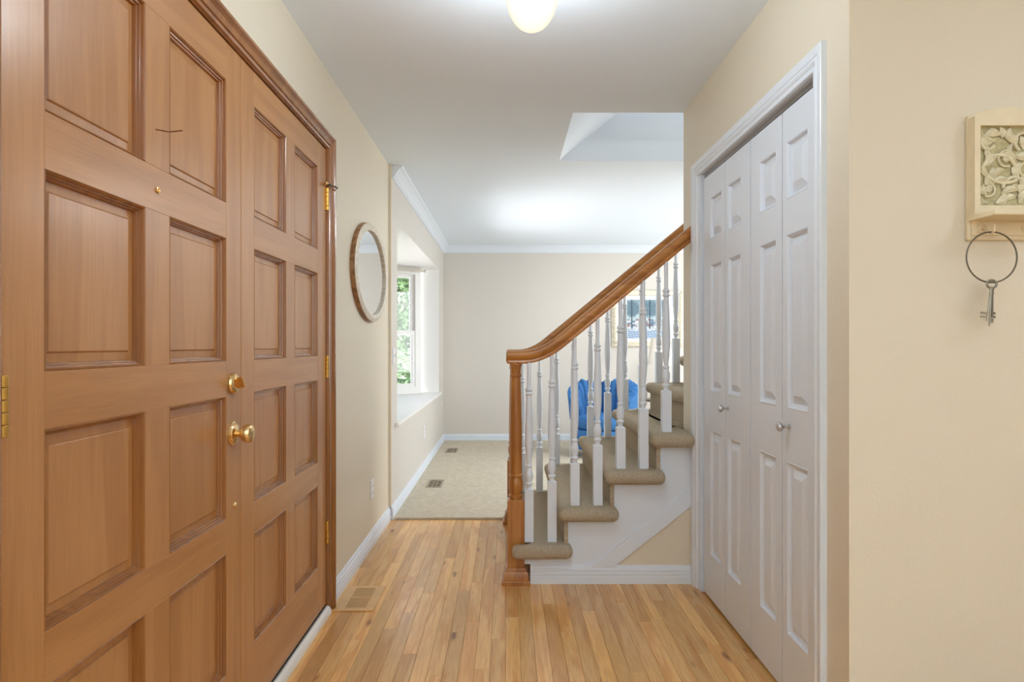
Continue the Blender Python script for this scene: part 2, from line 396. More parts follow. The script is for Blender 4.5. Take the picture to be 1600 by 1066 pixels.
# wooden casing of the double doors
WPROF = [(0, .004), (.02, .013), (.14, .015), (.18, .011), (.24, .011), (.28, .017), (.58, .019), (.66, .026), (.74, .021), (.80, .028), (.92, .030), (1.0, .026)]
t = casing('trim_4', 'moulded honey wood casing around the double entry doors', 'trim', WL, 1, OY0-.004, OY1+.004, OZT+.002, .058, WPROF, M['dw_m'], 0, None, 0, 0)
obj('jamb', bx(WL-.13, WL+.003, OY1-.001, OY1+.02, 0, OZT), M['dw_m'], t)
obj('jamb', bx(WL-.13, WL+.003, OY0-.02, OY0+.001, 0, OZT), M['dw_m'], t)
obj('head_jamb', bx(WL-.13, WL+.003, OY0, OY1, OZT-.001, OZT+.02), M['dw_m'], t)
# white casing of the closet
CPROF = [(0, .004), (.03, .010), (.20, .011), (.26, .009), (.32, .013), (.42, .017), (.50, .012), (.56, .012), (.62, .016), (.95, .019), (1.0, .017)]
t = casing('trim_5', 'white moulded casing around the bifold closet doors', 'trim', WR, -1, CY0+.012, CY1+.035, CZT-.005, .066, CPROF, M['trim'], 0, None, 0, 0)
obj('jamb', bx(WR-.002, WR+.12, CY1-.002, CY1+.036, 0, CZT), M['trim'], t)
obj('jamb', bx(WR-.002, WR+.12, CY0-.03, CY0+.002, 0, CZT), M['trim'], t)
obj('head_jamb', bx(WR-.002, WR+.12, CY0, CY1, CZT-.006, CZT+.02), M['trim'], t)
obj('track', bx(WR+.02, WR+.05, CY0, CY1, 2.008, 2.024), M['nickel'], t)

# ------------------------------------------------------------------ threshold
t = thing('trim_6', 'rounded white door threshold below the double doors', 'trim', (WL, 1.9, 0), kind='structure')
bm = prism(nb(), [(-.004, 0), (-.004, .022), (.001, .029), (.009, .031), (.017, .026), (.023, .016), (.026, .004), (.026, 0)], lambda u, v, d: (WL+u, d, v), OY0, OY1)
obj('sill_nosing', bm, M['alu'], t, smooth=True)
obj('sweep', bx(WL-.05, WL-.005, OY0, OY1, .0, .036), M['rubber'], t)

# ================================================================== ENTRY DOORS
def loopring(y0, y1, z0, z1, X, s, steps):
    return [[(X+s*d, y0+i, z0+i), (X+s*d, y1-i, z0+i), (X+s*d, y1-i, z1-i), (X+s*d, y0+i, z1-i)] for i, d in steps]
ROWS = [(.240, .594), (.693, 1.047), (1.150, 1.505), (1.607, 1.963)]
ZB, ZT = .040, 2.072
def entry_leaf(name, label, y0, y1, cols):
    X, th = WL, .044
    t = thing(name, label, 'door', (X, (y0+y1)/2, ZB), kind='structure')
    E = .0012
    obj('stile', bx(X-th, X, y0, cols[0][0], ZB, ZT, b=E), M['dw_v'], t)
    obj('stile', bx(X-th, X, cols[1][1], y1, ZB, ZT, b=E), M['dw_v'], t)
    zs = [ZB] + [q for r in ROWS for q in r] + [ZT]
    for i in range(0, len(zs), 2):
        obj('rail', bx(X-th, X, cols[0][0], cols[1][1], zs[i], zs[i+1], b=E*.6), M['dw_h'], t)
    for z0, z1 in ROWS:
        obj('mullion', bx(X-th, X, cols[0][1], cols[1][0], z0, z1, b=E*.6), M['dw_v'], t)
        for a, c in cols:
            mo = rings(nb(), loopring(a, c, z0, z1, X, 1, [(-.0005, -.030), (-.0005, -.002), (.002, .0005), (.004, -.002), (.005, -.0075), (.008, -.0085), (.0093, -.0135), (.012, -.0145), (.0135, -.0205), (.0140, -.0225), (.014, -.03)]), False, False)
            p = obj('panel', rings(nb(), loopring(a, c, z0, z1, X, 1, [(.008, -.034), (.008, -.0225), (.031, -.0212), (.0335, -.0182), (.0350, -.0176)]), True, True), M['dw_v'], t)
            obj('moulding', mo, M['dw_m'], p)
    return t
def hinge(t, y, z, X, h=.1, r=.008):
    g = obj('hinge', bx(X-.002, X+.0015, y-.018, y+.002, z-h/2, z+h/2), M['abrass'], t)
    for k in range(5):
        z0 = z-h/2+k*h/5
        obj('knuckle', lathe(nb(), [(r*.9, z0+.0006), (r, z0+.0015), (r, z0+h/5-.0015), (r*.9, z0+h/5-.0006)], (X+.006, y+.002, 0)), M['abrass'], g, smooth=True)
    return g
d1 = entry_leaf('door_1', 'nearer leaf of honey wood double doors with brass knob and deadbolt', 1.0055, 1.930, [(1.110, 1.420), (1.521, 1.829)])
d2 = entry_leaf('door_2', 'farther leaf of honey wood double doors without a knob', 1.9335, 2.834, [(2.030, 2.325), (2.418, 2.713)])
obj('astragal_edge', bx(WL-.035, WL-.004, 1.9300, 1.9335, ZB, ZT), M['dw_m'], d2)
for z in (1.85, 1.10, .36): hinge(d2, 2.834, z, WL)
for z in (1.85, 1.098, .36): hinge(d1, 1.0085, z, WL)
# hinge pin stop on the top far hinge
st = obj('hinge_stop', tube(nb(), [(WL+.004, 2.842, 1.913), (WL+.020, 2.835, 1.915), (WL+.035, 2.845, 1.909), (WL+.042, 2.87, 1.908)], .0045), M['iron'], d2, smooth=True)
obj('bumper', sphere(nb(), (WL+.012, 2.80, 1.913), .009), M['brass'], st, smooth=True)
# deadbolt
db = obj('deadbolt', lathe(nb(), [(.030, 0), (.031, .004), (.029, .010), (.024, .014), (.020, .015)], (WL, 1.869, 1.083), 'x', 24), M['brass'], d1, smooth=True)
bm = bx(WL+.013, WL+.036, -.0035, .0035, -.019, .019, b=.002)
for v in bm.verts:
    w = 1 + .35*v.co.z/.019*(v.co.x-WL-.013)/.023
    y_, z_ = v.co.y, v.co.z*w; v.co.y = 1.869 + y_*.82 - z_*.57; v.co.z = 1.083 + y_*.57 + z_*.82
obj('thumb_turn', bm, M['brass'], db)
kn = obj('knob', lathe(nb(), [(.0105, .005), (.0105, .022), (.013, .026), (.022, .032), (.0275, .040), (.0275, .049), (.024, .056), (.016, .060), (.008, .061)], (WL, 1.872, .935), 'x', 24), M['brass'], d1, smooth=True)
obj('rosette', lathe(nb(), [(.036, 0), (.036, .003), (.032, .006), (.030, .006), (.027, .010), (.016, .013), (.012, .015)], (WL, 1.872, .935), 'x', 24), M['brass'], kn, smooth=True)
obj('peephole', lathe(nb(), [(.008, 0), (.008, .003), (.006, .004), (.005, .001)], (WL, 1.468, 1.555), 'x', 14), M['brass'], d1, smooth=True)
obj('edge_button', lathe(nb(), [(.010, 0), (.010, .002), (.007, .006), (.004, .007)], (WL, 1.885, .720), 'x', 16), M['brass'], d1, smooth=True)
obj('nail', tube(nb(), [(WL-.002, 1.462, 1.694), (WL+.028, 1.468, 1.690), (WL+.058, 1.470, 1.694)], .0016, 6), M['pull'], d1)

# ================================================================== CLOSET BIFOLDS
CX = .950
CROWS = [(.215, .803), (.982, 1.572), (1.690, 1.885)]
CB, CT = .014, 1.996
def bifold(name, label, leaves):
    t = thing(name, label, 'door', (CX, (leaves[0][0]+leaves[-1][1])/2, CB), kind='structure')
    for y0, y1, a, c in leaves:
        lf = obj('leaf', frame_mesh(y0, y1, a, c), M['cdoor'], t)
        for z0, z1 in CROWS:
            obj('panel', rings(nb(), loopring(a, c, z0, z1, CX, -1, [(-.001, -.016), (0, -.0002), (.003, .0012), (.006, -.001), (.009, -.012), (.017, -.0150), (.019, -.0145), (.046, -.0015), (.048, -.001)]), False, True), M['cdoor'], lf)
    return t
def frame_mesh(y0, y1, a, c):
    bm = nb(); X = CX
    # front face with three openings, sides and back
    ys = [y0+.0015, a, c, y1-.0015]; zs = [CB] + [q for r in CROWS for q in r] + [CT]
    V = {(i, j): bm.verts.new((X, ys[i], zs[j])) for i in range(4) for j in range(len(zs))}
    for i in range(3):
        for j in range(len(zs)-1):
            if i == 1 and j % 2 == 1: continue
            bm.faces.new((V[i, j], V[i+1, j], V[i+1, j+1], V[i, j+1]))
    B = [bm.verts.new((X+.03, ys[i], zs[j])) for i, j in ((0, 0), (3, 0), (3, len(zs)-1), (0, len(zs)-1))]
    bm.faces.new(B)
    n = len(zs)-1
    bm.faces.new([V[i, 0] for i in range(4)] + [B[1], B[0]])
    bm.faces.new([V[i, n] for i in range(4)] + [B[2], B[3]])
    bm.faces.new([V[0, j] for j in range(n+1)] + [B[3], B[0]])
    bm.faces.new([V[3, j] for j in range(n+1)] + [B[2], B[1]])
    return bm
M['cdoor'] = grainpaint('moulded_door_paint', (.72, .775, .86), 2, .32)
L1, L2, L3, L4 = (2.757, 3.055, 2.802, 2.957), (2.472, 2.754, 2.571, 2.722), (2.187, 2.468, 2.234, 2.380), (1.918, 2.184, 1.997, 2.150)
b1 = bifold('door_3', 'farther white bifold pair of the closet next to the staircase', [L2, L1])
b2 = bifold('door_4', 'nearer white bifold pair of the closet next to the cream corner', [L4, L3])
for t, y, z in ((b1, 2.722, .925), (b2, 2.132, .922)):
    obj('knob', lathe(nb(), [(.0085, 0), (.0085, .003), (.005, .006), (.005, .018), (.009, .022), (.0155, .028), (.0165, .034), (.014, .040), (.007, .043)], (CX, y, z), '-x', 18), M['nickel'], t, smooth=True)

# ================================================================== STAIRCASE
RUN, RISE, NOSE0 = .2305, .1843, .025
NT = 9
YN, YF = 3.118, 4.372
STR = thing('staircase', 'carpeted staircase rising to the right with a white stepped side', 'stairs', (.6, 3.7, 0))
def ntop(j): return RISE*(j+1) + .022
for j in range(NT):
    x0 = NOSE0 + RUN*j; z1 = ntop(j); x1 = x0 + .302
    ya = YN
    if j == 3: x1 = WR-.001
    if j >= 4: ya = 3.375
    yb = YF if x0+.05 < 1.45 else 4.268
    if j == 3:
        bm = bx(x0, x1, ya, yb, z1-.073, z1, b=.0345, seg=4)
        box(bm, x1-.06, x0+.302, 3.376, yb, z1-.073, z1)
    elif j == 0:   # notched around the two newel posts
        bm = bx(.091, x1, ya, yb, z1-.073, z1, b=.0345, seg=4)
        box(bm, x0, .20, 3.262, 4.250, z1-.0725, z1-.0006, b=.0345, seg=4); box(bm, x0, .20, ya+.0005, 3.1735, z1-.0725, z1-.0006, b=.0270, seg=4); box(bm, x0, .20, 4.342, yb-.0005, z1-.0725, z1-.0006, b=.0145, seg=3)
    else: bm = bx(x0, x1, ya, yb, z1-.073, z1, b=.0345, seg=4)
    obj('tread', bm, M['stair'], STR, smooth=True)
    zb = ntop(j-1)-.02 if j else 0
    obj('riser', bx(x0+.030, x0+.050, 3.292 if j == 0 else max(3.165, ya if j >= 4 else 0), 4.222 if j == 0 else min(yb-.05, 4.32), zb, z1-.03), M['stair'], STR)
# stepped stringers
def step_poly(z0, n):
    p = [(NOSE0+.048, z0)]
    for j in range(n):
        x0 = NOSE0+RUN*j+.048; z = ntop(j)-.04
        p += [(x0, z), (x0+RUN, z)]
    p.append((p[-1][0], z0)); return p
p = [q for q in step_poly(.02, 4)]
p = [(.1185, .02), (.1185, .095), (.0890, .095)] + [(max(.0890, min(u, WR-.0005)), v) for u, v in p[1:]]
obj('stringer', prism(nb(), p, lambda u, v, d: (u, d, v), 3.188, 3.20), M['trim'], STR)
obj('far_stringer', prism(nb(), [(max(.119, min(u, 1.49)), v) for u, v in step_poly(.0, 6)], lambda u, v, d: (u, d, v), 4.305, 4.32), M['trim'], STR)
for j in range(1, 4):   # white riser returns
    x0 = NOSE0+RUN*j+.050
    obj('riser_return', bx(x0, x0+.024, 3.180, 3.189, ntop(j-1)-.0, ntop(j)-.05), M['trim'], STR)
# diagonal band and cream triangle under it
def spand(poly, y0, y1): return prism(nb(), poly, lambda u, v, d: (u, d, v), y0, y1)
xa, za, xb, zb_ = .5377, .083, WR-.001, .383
k = (zb_-za)/(.918-.5377)
lo = lambda x: za + k*(x-.5377)
hi = lambda x: .083 + (.471-.083)/(.918-.4208)*(x-.4208)
obj('skirt_band', spand([(.4208, .083), (.5377, .083), (xb, lo(xb)), (xb, hi(xb))], 3.176, 3.189), M['trim'], STR, bev=.002)
tri = spand([(.5377, .083), (xb, .083), (xb, lo(xb))], 3.186, 3.189)
obj('lower_panel', tri, M['hall'], STR)
bm = prism(nb(), BASE, lambda u, v, d: (d, 3.188-u, v), .1175, WR-.0005)
obj('base_moulding', bm, M['trim'], STR)

# ------------------------------------------------------------------ balustrades
def rail_z(x):
    xs, xe = .075, .250
    line = lambda q: 1.034 + .827*q
    if x <= xs: return 1.169
    if x >= xe: return line(x)
    # hermite blend between the level end and the rake
    h = xe-xs; u = (x-xs)/h; p0, p1, m0, m1 = 1.169, line(xe), 0, .827*h
    return (2*u**3-3*u**2+1)*p0 + (u**3-2*u**2+u)*m0 + (-2*u**3+3*u**2)*p1 + (u**3-u**2)*m1
RPROF = [(-.021, -.066), (.021, -.066), (.0225, -.058), (.019, -.050), (.024, -.043), (.031, -.034), (.0335, -.022), (.0325, -.012), (.027, -.005), (.016, -.001), (0, 0)]
RPROF = RPROF + [(-a, c) for a, c in RPROF[-2:1:-1]]
def handrail(yc, x_end, t, name='handrail'):
    xs = [-.004, -.001, .004] + [.01+.014*i for i in range(18)] + [x_end]
    loops = []
    for i, x in enumerate(xs):
        z = rail_z(x); s = (rail_z(x+.004)-rail_z(x-.004))/.008; th = math.atan(s) if x < x_end else math.atan(.827)
        sc = (.55, .85, 1.0)[i] if i < 3 else 1.0
        l = []
        for a, hgt in RPROF:
            hh = -.033+(hgt+.033)*sc
            if i == len(xs)-1: l.append((x, yc+a, z+hh/math.cos(th)))
            else: l.append((x - hh*math.sin(th)*(1 if i > 3 else 0), yc+a*sc*1.0, z+hh*math.cos(th)))
        loops.append(l)
    return obj(name, rings(nb(), loops), M['rail'], t, smooth=True)
def newel(yc, t):
    S = True
    prof = [(.0715, 0, S), (.0715, .017, S), (.068, .021, S), (.062, .024, S), (.060, .055, S), (.056, .064, S), (.050, .068, S), (.0475, .080, S), (.0425, .084, S), (.0425, .413, S), (.0400, .416, S),
            (.034, .421), (.034, .428), (.038, .432), (.038, .438), (.030, .443), (.031, .452), (.036, .47), (.0375, .49), (.035, .51), (.031, .523), (.030, .528), (.036, .534), (.036, .541), (.031, .546),
            (.032, .56), (.031, .75), (.027, .95), (.0245, 1.03), (.0245, 1.035), (.030, 1.040), (.030, 1.048), (.0255, 1.052), (.026, 1.075), (.029, 1.085), (.029, 1.090), (.032, 1.094), (.032, 1.105), (.026, 1.112)]
    return obj('newel_post', lathe(nb(), prof, (.0455, yc, 0), seg=24), M['newel'], t, smooth=True)
def baluster(x, yc, zb, sq, t):
    S = True; q = zb+sq; zt = rail_z(x) - .066/math.cos(math.atan((rail_z(x+.004)-rail_z(x-.004))/.008)) + .003
    P = [(.0222, zb+.0006, S), (.0222, q-.0012, S), (.0208, q, S), (.0135, q+.004), (.0125, q+.010), (.0135, q+.018), (.0180, q+.024), (.0198, q+.029), (.0180, q+.034), (.0135, q+.038),
         (.0185, q+.052), (.0205, q+.070), (.0190, q+.088), (.0145, q+.104), (.0135, q+.110), (.0165, q+.114), (.0165, q+.121), (.0125, q+.126), (.0125, q+.134),
         (.0165, q+.17), (.0208, q+.225), (.0208, q+.27), (.0182, q+.36), (.0145, q+.445), (.0128, q+.470), (.0128, q+.474), (.0188, q+.480), (.0188, q+.486), (.0130, q+.491), (.0130, q+.495), (.0182, q+.500), (.0182, q+.506), (.0118, q+.513), (.0098, q+.524)]
    P = [r for r in P if r[1] < zt-.01] + [(.0098, zt)]
    o = obj('baluster', lathe(nb(), P, (x, yc, 0), seg=16), M['trim'], t, smooth=True)
    return o
YNB, YFB = 3.190, 4.292
n1 = thing('balustrade', 'near stair railing with oak handrail, turned oak newel and white balusters', 'railing', (.045, YNB+.02, 0), 'stair railings')
n2 = thing('balustrade', 'far stair railing behind, its newel mostly hidden by the nearer newel', 'railing', (.045, YFB, 0), 'stair railings')
handrail(YNB+.027, WR-.001, n1); handrail(YFB, 1.498, n2)
newel(YNB+.027, n1); newel(YFB+.005, n2)
for kx in range(8):
    x = .112+.1155*kx
    if x < .90: baluster(x, YNB+.014, ntop(kx//2), .262 if kx == 0 else (.300 if kx % 2 else .207), n1)
for kx in range(12):
    x = .105+.1155*kx
    baluster(x, YFB, ntop(kx//2), .262 if kx == 0 else (.300 if kx % 2 else .207), n2)

# ================================================================== BAY WINDOW
BAY = [(WV-.0008, BY0-.002), (-1.0, BY0+.06), (-1.50, 5.13), (-1.50, 6.80), (-1.0, 7.30), (WV-.0008, BY1+.002)]
bm = prism(nb(), [(u-(.1 if i in (1, 2, 3, 4) else 0), v) for i, (u, v) in enumerate(BAY)], lambda u, v, d: (u, v, d), BZ1-.004, BZ1+.08)
struct('bay_ceiling', bm, M['white'], 'white flat head of the bay window recess', cat='ceiling')
poly = [(WV+.028, BY0-.09), (WV+.028, BY1+.09), (WV-.0005, BY1+.09), (WV-.0005, BY1-.002), (-1.0, 7.30), (-1.58, 6.8), (-1.58, 5.13), (-1.0, BY0+.06), (WV-.0005, BY0+.002), (WV-.0005, BY0-.09)]
s = struct('window_sill', prism(nb(), poly, lambda u, v, d: (u, v, d), BZ0-.028, BZ0), M['white'], 'deep white bay window sill', cat='sill', bev=.004)
bm = nb()
box(bm, -1.02, WV-.0005, BY1-.004, BY1+.05, BZ0, BZ1-.004); box(bm, -1.02, WV-.0005, BY0-.05, BY0+.004, BZ0, BZ1-.004)
struct('trim_7', bm, M['white'], 'white side returns of the bay window recess', cat='trim')
bm = nb()
prism(bm, [(u-(.1 if i in (1, 2, 3, 4) else 0), v) for i, (u, v) in enumerate(BAY)], lambda u, v, d: (u, v, d), .0, BZ0-.03)
struct('wall_bay', bm, M['living'], 'wall below the bay window', cat='wall')
def window_unit(name, label, p0, p1):
    """double hung window between two floor points; inside is to the right of p0->p1 (towards +x)"""
    p0, p1 = Vector((*p0, 0)), Vector((*p1, 0)); d = (p1-p0); L = d.length; d.normalize(); nrm = Vector((d.y, -d.x, 0))
    t = thing(name, label, 'window', (p0+p1)/2 + Vector((0, 0, BZ0)), kind='structure')
    def b(u0, u1, w0, w1, z0, z1):
        bm = bx(u0, u1, w0, w1, z0, z1)
        for v in bm.verts: v.co = p0 + d*v.co.x + nrm*v.co.y + Vector((0, 0, v.co.z))
        return bm
    def frame(u0, u1, z0, z1, w, w0, w1, nm, par, mat):
        bm = nb()
        def P(u, z, ww): return p0 + d*u + nrm*ww + Vector((0, 0, z))
        outer = [(u0, z0), (u1, z0), (u1, z1), (u0, z1)]; inner = [(u0+w, z0+w), (u1-w, z0+w), (u1-w, z1-w), (u0+w, z1-w)]
        L4 = []
        for ww, ll in ((w0, outer), (w1, outer), (w1, inner), (w0, inner)): L4.append([P(u, z, ww) for u, z in ll])
        rings(bm, L4, closed=True)
        return obj(nm, bm, mat, par)
    zm = 1.345
    frame(0, L, BZ0, BZ1, .075, -.07, .012, 'frame', t, M['white'])
    obj('apron', b(0, L, -.02, .022, BZ0, BZ0+.03), M['white'], t)
    for nm, z0, z1, wo in (('upper_sash', zm-.03, BZ1-.07, -.055), ('lower_sash', BZ0+.07, zm+.02, -.025)):
        sh = frame(.07, L-.07, z0, z1, .045, wo, wo+.028, nm, t, M['white'])
        obj('pane', b(.11, L-.11, wo+.012, wo+.016, z0+.04, z1-.04), M['glass'], sh)
        zc = (z0+z1)/2
        obj('muntin', b(.11, L-.11, wo+.010, wo+.018, zc-.005, zc+.005), M['white'], sh)
    return t
window_unit('window_1', 'angled double hung bay window showing green foliage', BAY[3], BAY[4])
window_unit('window_2', 'front window of the bay facing the yard', BAY[2], BAY[3])
window_unit('window_3', 'near angled window of the bay', BAY[1], BAY[2])
# curtain track along the head of the angled window
p0, p1 = Vector((-1.47, 6.80, 2.045)), Vector((-.975, 7.29, 2.045))
t = thing('curtain_track', 'thin pale curtain track across the top of the angled bay window', 'curtain track', (p0+p1)/2)
obj('rail_tube', tube(nb(), [p0+Vector((.03, -.03, 0)), p1+Vector((.03, -.03, 0))], .012, 10), M['mframe'], t, smooth=True)
obj('end_cap', sphere(nb(), p1+Vector((.034, -.028, 0)), .017), M['mframe'], t, smooth=True)

# ------------------------------------------------------------------ outside
struct('ground', bx(-30, 30, -12, 40, -.62, -.5), M['lawn'], 'pale sunlit ground outside the bay window', cat='ground')
def foliage(cx, cy, cz, rx, ry, rz, n, size, seed):
    r = random.Random(seed); bm = nb()
    for i in range(n):
        while True:
            q = Vector((r.uniform(-1, 1), r.uniform(-1, 1), r.uniform(-1, 1)))
            if .25 < q.length < 1: break
        q *= .82+.18*math.sin(q.x*9+q.z*7)
        c = Vector((cx+q.x*rx, cy+q.y*ry, cz+q.z*rz)); a = Vector((r.gauss(0, 1), r.gauss(0, 1), r.gauss(0, .6))).normalized()
        bb = a.orthogonal().normalized(); s = size*r.uniform(.6, 1.3); cc = a.cross(bb)*.0
        v = [bm.verts.new(c+a*s), bm.verts.new(c+bb*s*.5), bm.verts.new(c-a*s), bm.verts.new(c-bb*s*.5)]
        bm.faces.new(v)
    return bm
t = thing('tree', 'leafy green tree outside, filling the upper sash of the bay window', 'tree', (-3.1, 14.5, -.5))
obj('trunk', tube(nb(), [(-3.1, 14.5, -.5), (-3.05, 14.5, .8), (-3.0, 14.45, 1.8), (-2.85, 14.4, 2.8)], .11, 10, taper=[1.3, 1, .8, .5]), M['bark'], t, smooth=True)
obj('foliage', foliage(-2.9, 14.5, 2.6, 2.0, 1.6, 2.0, 8000, .075, 3), M['leaf'], t, kind='stuff')
t = thing('shrub', 'pale green bush outside, behind the lower sash of the bay window', 'shrub', (-2.3, 12.2, -.5))
for a in range(5):
    obj('stem', tube(nb(), [(-2.3+.05*math.cos(a*1.3), 12.2+.05*math.sin(a*1.3), -.5), (-2.3+.4*math.cos(a*1.3), 12.2+.4*math.sin(a*1.3), .5)], .02, 6), M['bark'], t)
obj('foliage', foliage(-2.4, 12.2, .35, 1.4, 1.0, .85, 4200, .06, 5), M['leaf2'], t, kind='stuff')
o = obj('hedge', foliage(-3, 18.5, .9, 7, 1.5, 3.0, 9000, .16, 21), M['leaf'], kind='stuff'); o['label'] = 'tall dark green hedge behind the tree outside the bay window'; o['category'] = 'hedge'
o = obj('hedge', foliage(-13, 8, .6, 1.6, 14, 1.5, 9000, .14, 9), M['leaf'], kind='stuff'); o['label'] = 'long dense green hedge along the far edge of the yard'; o['category'] = 'hedge'

# ================================================================== SMALL THINGS
# mirror
MY, MZ, MA, MB = 3.705, 1.617, .440, .283
t = thing('wall_mirror', 'oval mirror in a whitewashed wooden frame on the cream wall', 'mirror', (WL, MY, MZ))
def ell(a, c, X, n=64): return [(X, MY+a*math.cos(2*PI*k/n), MZ+c*math.sin(2*PI*k/n)) for k in range(n)]
bm = nb(); rings(bm, [ell(MA-.058, MB-.044, WL+.012), ell(MA-.058, MB-.044, WL+.020), ell(MA-.052, MB-.040, WL+.030), ell(MA-.030, MB-.024, WL+.037), ell(MA-.008, MB-.006, WL+.032), ell(MA, MB, WL+.026)], False, False)
obj('frame', bm, M['mframe'], t, smooth=True)
obj('rim', rings(nb(), [ell(MA, MB, WL+.026), ell(MA+.001, MB+.001, WL+.022), ell(MA+.001, MB+.001, WL), ell(MA-.03, MB-.025, WL)], False, False), M['mside'], t, smooth=True)
obj('mirror_glass', rings(nb(), [ell(MA-.056, MB-.042, WL+.012), ell(MA-.056, MB-.042, WL+.016)]), M['mirror'], t)

# wall plates
def plate(name, label, X, s, y, z, kindp):
    t = thing(name, label, 'outlet' if kindp == 'outlet' else 'switch', (X, y, z))
    obj('cover_plate', bx(X, X+s*.006, y-.036, y+.036, z-.058, z+.058, b=.0025), M['plastic'], t)
    if kindp == 'outlet':
        for dz in (-.021, .021):
            f = obj('socket', bx(X+s*.005, X+s*.008, y-.017, y+.017, z+dz-.014, z+dz+.014, b=.001), M['plastic'], t)
            for dy in (-.006, .006): obj('slot', bx(X+s*.0075, X+s*.0084, y+dy-.001, y+dy+.001, z+dz-.003, z+dz+.006), M['slot'], f)
    else:
        obj('toggle', bx(X+s*.004, X+s*.018, y-.005, y+.005, z-.004, z+.012, b=.001), M['plastic'], t)
plate('wall_outlet', 'white outlet low on the cream hall wall below the mirror', WL, 1, 3.79, .335, 'outlet')
plate('wall_outlet', 'pale outlet on the greige wall under the window sill', WV, 1, 6.05, .375, 'outlet')
plate('light_switch', 'slim white switch plate beside the near edge of the bay window', WV, 1, 4.425, 1.12, 'switch')

# wooden floor register
t = thing('floor_register', 'flush oak floor register with two slatted openings beside the baseboard', 'vent', (-.69, 2.985, 0))
x0, x1, y0, y1 = -.778, -.600, 2.845, 3.135
obj('backing', bx(x0+.03, x1-.03, y0+.02, y1-.02, 0, .0012), M['slot'], t)
for a in ((x0, x0+.042, y0, y1), (x1-.042, x1, y0, y1)): obj('side_board', bx(*a, 0, .006, b=.0012), M['oakv'], t)
for a in ((y0, y0+.026), (2.985, 2.997), (y1-.026, y1)): obj('cross_board', bx(x0+.042, x1-.042, *a, 0, .006, b=.001), M['oakv'], t)
for ya, yb in ((y0+.026, 2.985), (2.997, y1-.026)):
    for i in range(5):
        w = (yb-ya)/5
        obj('slat', bx(x0+.042, x1-.042, ya+i*w+.0008, ya+(i+1)*w-.0008, .0012, .0042, b=.0006), M['oakslat'], t)
# carpet vents
def vent(label, x, y):
    t = thing('carpet_vent', label, 'vent', (x, y, .014), 'metal vents set in the carpet')
    X0, X1, Y0, Y1, z = x-.068, x+.068, y-.15, y+.15, .014
    obj('backing', bx(X0+.01, X1-.01, Y0+.01, Y1-.01, z, z+.0015), M['slot'], t)
    bm = nb()
    L4 = []
    for zz, i in ((z, 0), (z+.004, .002), (z+.005, .018), (z+.001, .02)): L4.append([(X0+i, Y0+i, zz), (X1-i, Y0+i, zz), (X1-i, Y1-i, zz), (X0+i, Y1-i, zz)])
    rings(bm, L4, False, False); obj('rim', bm, M['ventm'], t)
    for i in range(5):   # scrolled ironwork
        yy = Y0+.045+i*.052
        for sx in (-1, 1):
            pts = [(x+sx*(.024+.018*math.cos(a*.5)), yy+.021*math.sin(a*.5)*(1 if i % 2 else -1), z+.004) for a in range(0, 11)]
            obj('scroll', tube(nb(), pts, .0042, 5), M['ventm'], t)
vent('dark scrolled metal carpet vent nearer the hardwood floor', -.612, 5.41)
vent('dark scrolled metal carpet vent farther back near the far wall', -.618, 7.12)

# ceiling lamp
t = thing('ceiling_light', 'lit egg shaped opal glass ceiling light in the hall', 'lamp', (.075, 1.90, CZ))
gp = [(.0, 2.1385), (.012, 2.1395), (.026, 2.144), (.042, 2.154), (.056, 2.170), (.068, 2.192), (.076, 2.220), (.081, 2.25), (.082, 2.28), (.079, 2.305), (.070, 2.33), (.056, 2.35), (.050, 2.365), (.050, 2.38)]
obj('globe', lathe(nb(), gp, (.075, 1.90, 0), seg=32, cap=False), M['opal'], t, smooth=True)
obj('canopy_shield', lathe(nb(), [(.056, 2.368), (.058, 2.372), (.058, 2.384), (.080, 2.388), (.195, 2.398), (.200, 2.404), (.200, 2.42), (.188, CZ)], (.075, 1.90, 0), seg=32, cap=False), M['brass'], t, smooth=True)  # pan widened out of view to keep bulb light off the ceiling

# framed picture
PX0, PX1, PZ0, PZ1, PY = 1.300, 2.186, 1.180, 1.882, YB
t = thing('framed_picture', 'framed lakeside print with pale mat and champagne rope frame on the far wall', 'picture', ((PX0+PX1)/2, PY, PZ0))
fw = .066
for nm, poly in (('frame_side', [(PX0, PZ0), (PX0, PZ1), (PX0+fw, PZ1-fw), (PX0+fw, PZ0+fw)]), ('frame_side', [(PX1, PZ0), (PX1, PZ1), (PX1-fw, PZ1-fw), (PX1-fw, PZ0+fw)]),
                 ('frame_top', [(PX0, PZ1), (PX1, PZ1), (PX1-fw, PZ1-fw), (PX0+fw, PZ1-fw)]), ('frame_bottom', [(PX0, PZ0), (PX1, PZ0), (PX1-fw, PZ0+fw), (PX0+fw, PZ0+fw)])):
    f = obj(nm, prism(nb(), poly, lambda u, v, d: (u, d, v), PY-.030, PY), M['frame_s'], t, bev=.008)
    if nm == 'frame_side':
        bm = nb(); xc = (poly[0][0]+poly[2][0])/2
        for i in range(22):
            zc = PZ0+.05+i*(PZ1-PZ0-.1)/21
            tube(bm, [(xc-.018, PY-.033, zc-.012), (xc, PY-.038, zc), (xc+.018, PY-.033, zc+.012)], .009, 6, taper=[.6, 1, .6])
        obj('rope_carving', bm, M['frame_s'], f, smooth=True, kind='stuff')
obj('mount', bx(PX0+fw-.005, PX1-fw+.005, PY-.014, PY-.002, PZ0+fw-.005, PZ1-fw+.005), M['mat'], t)
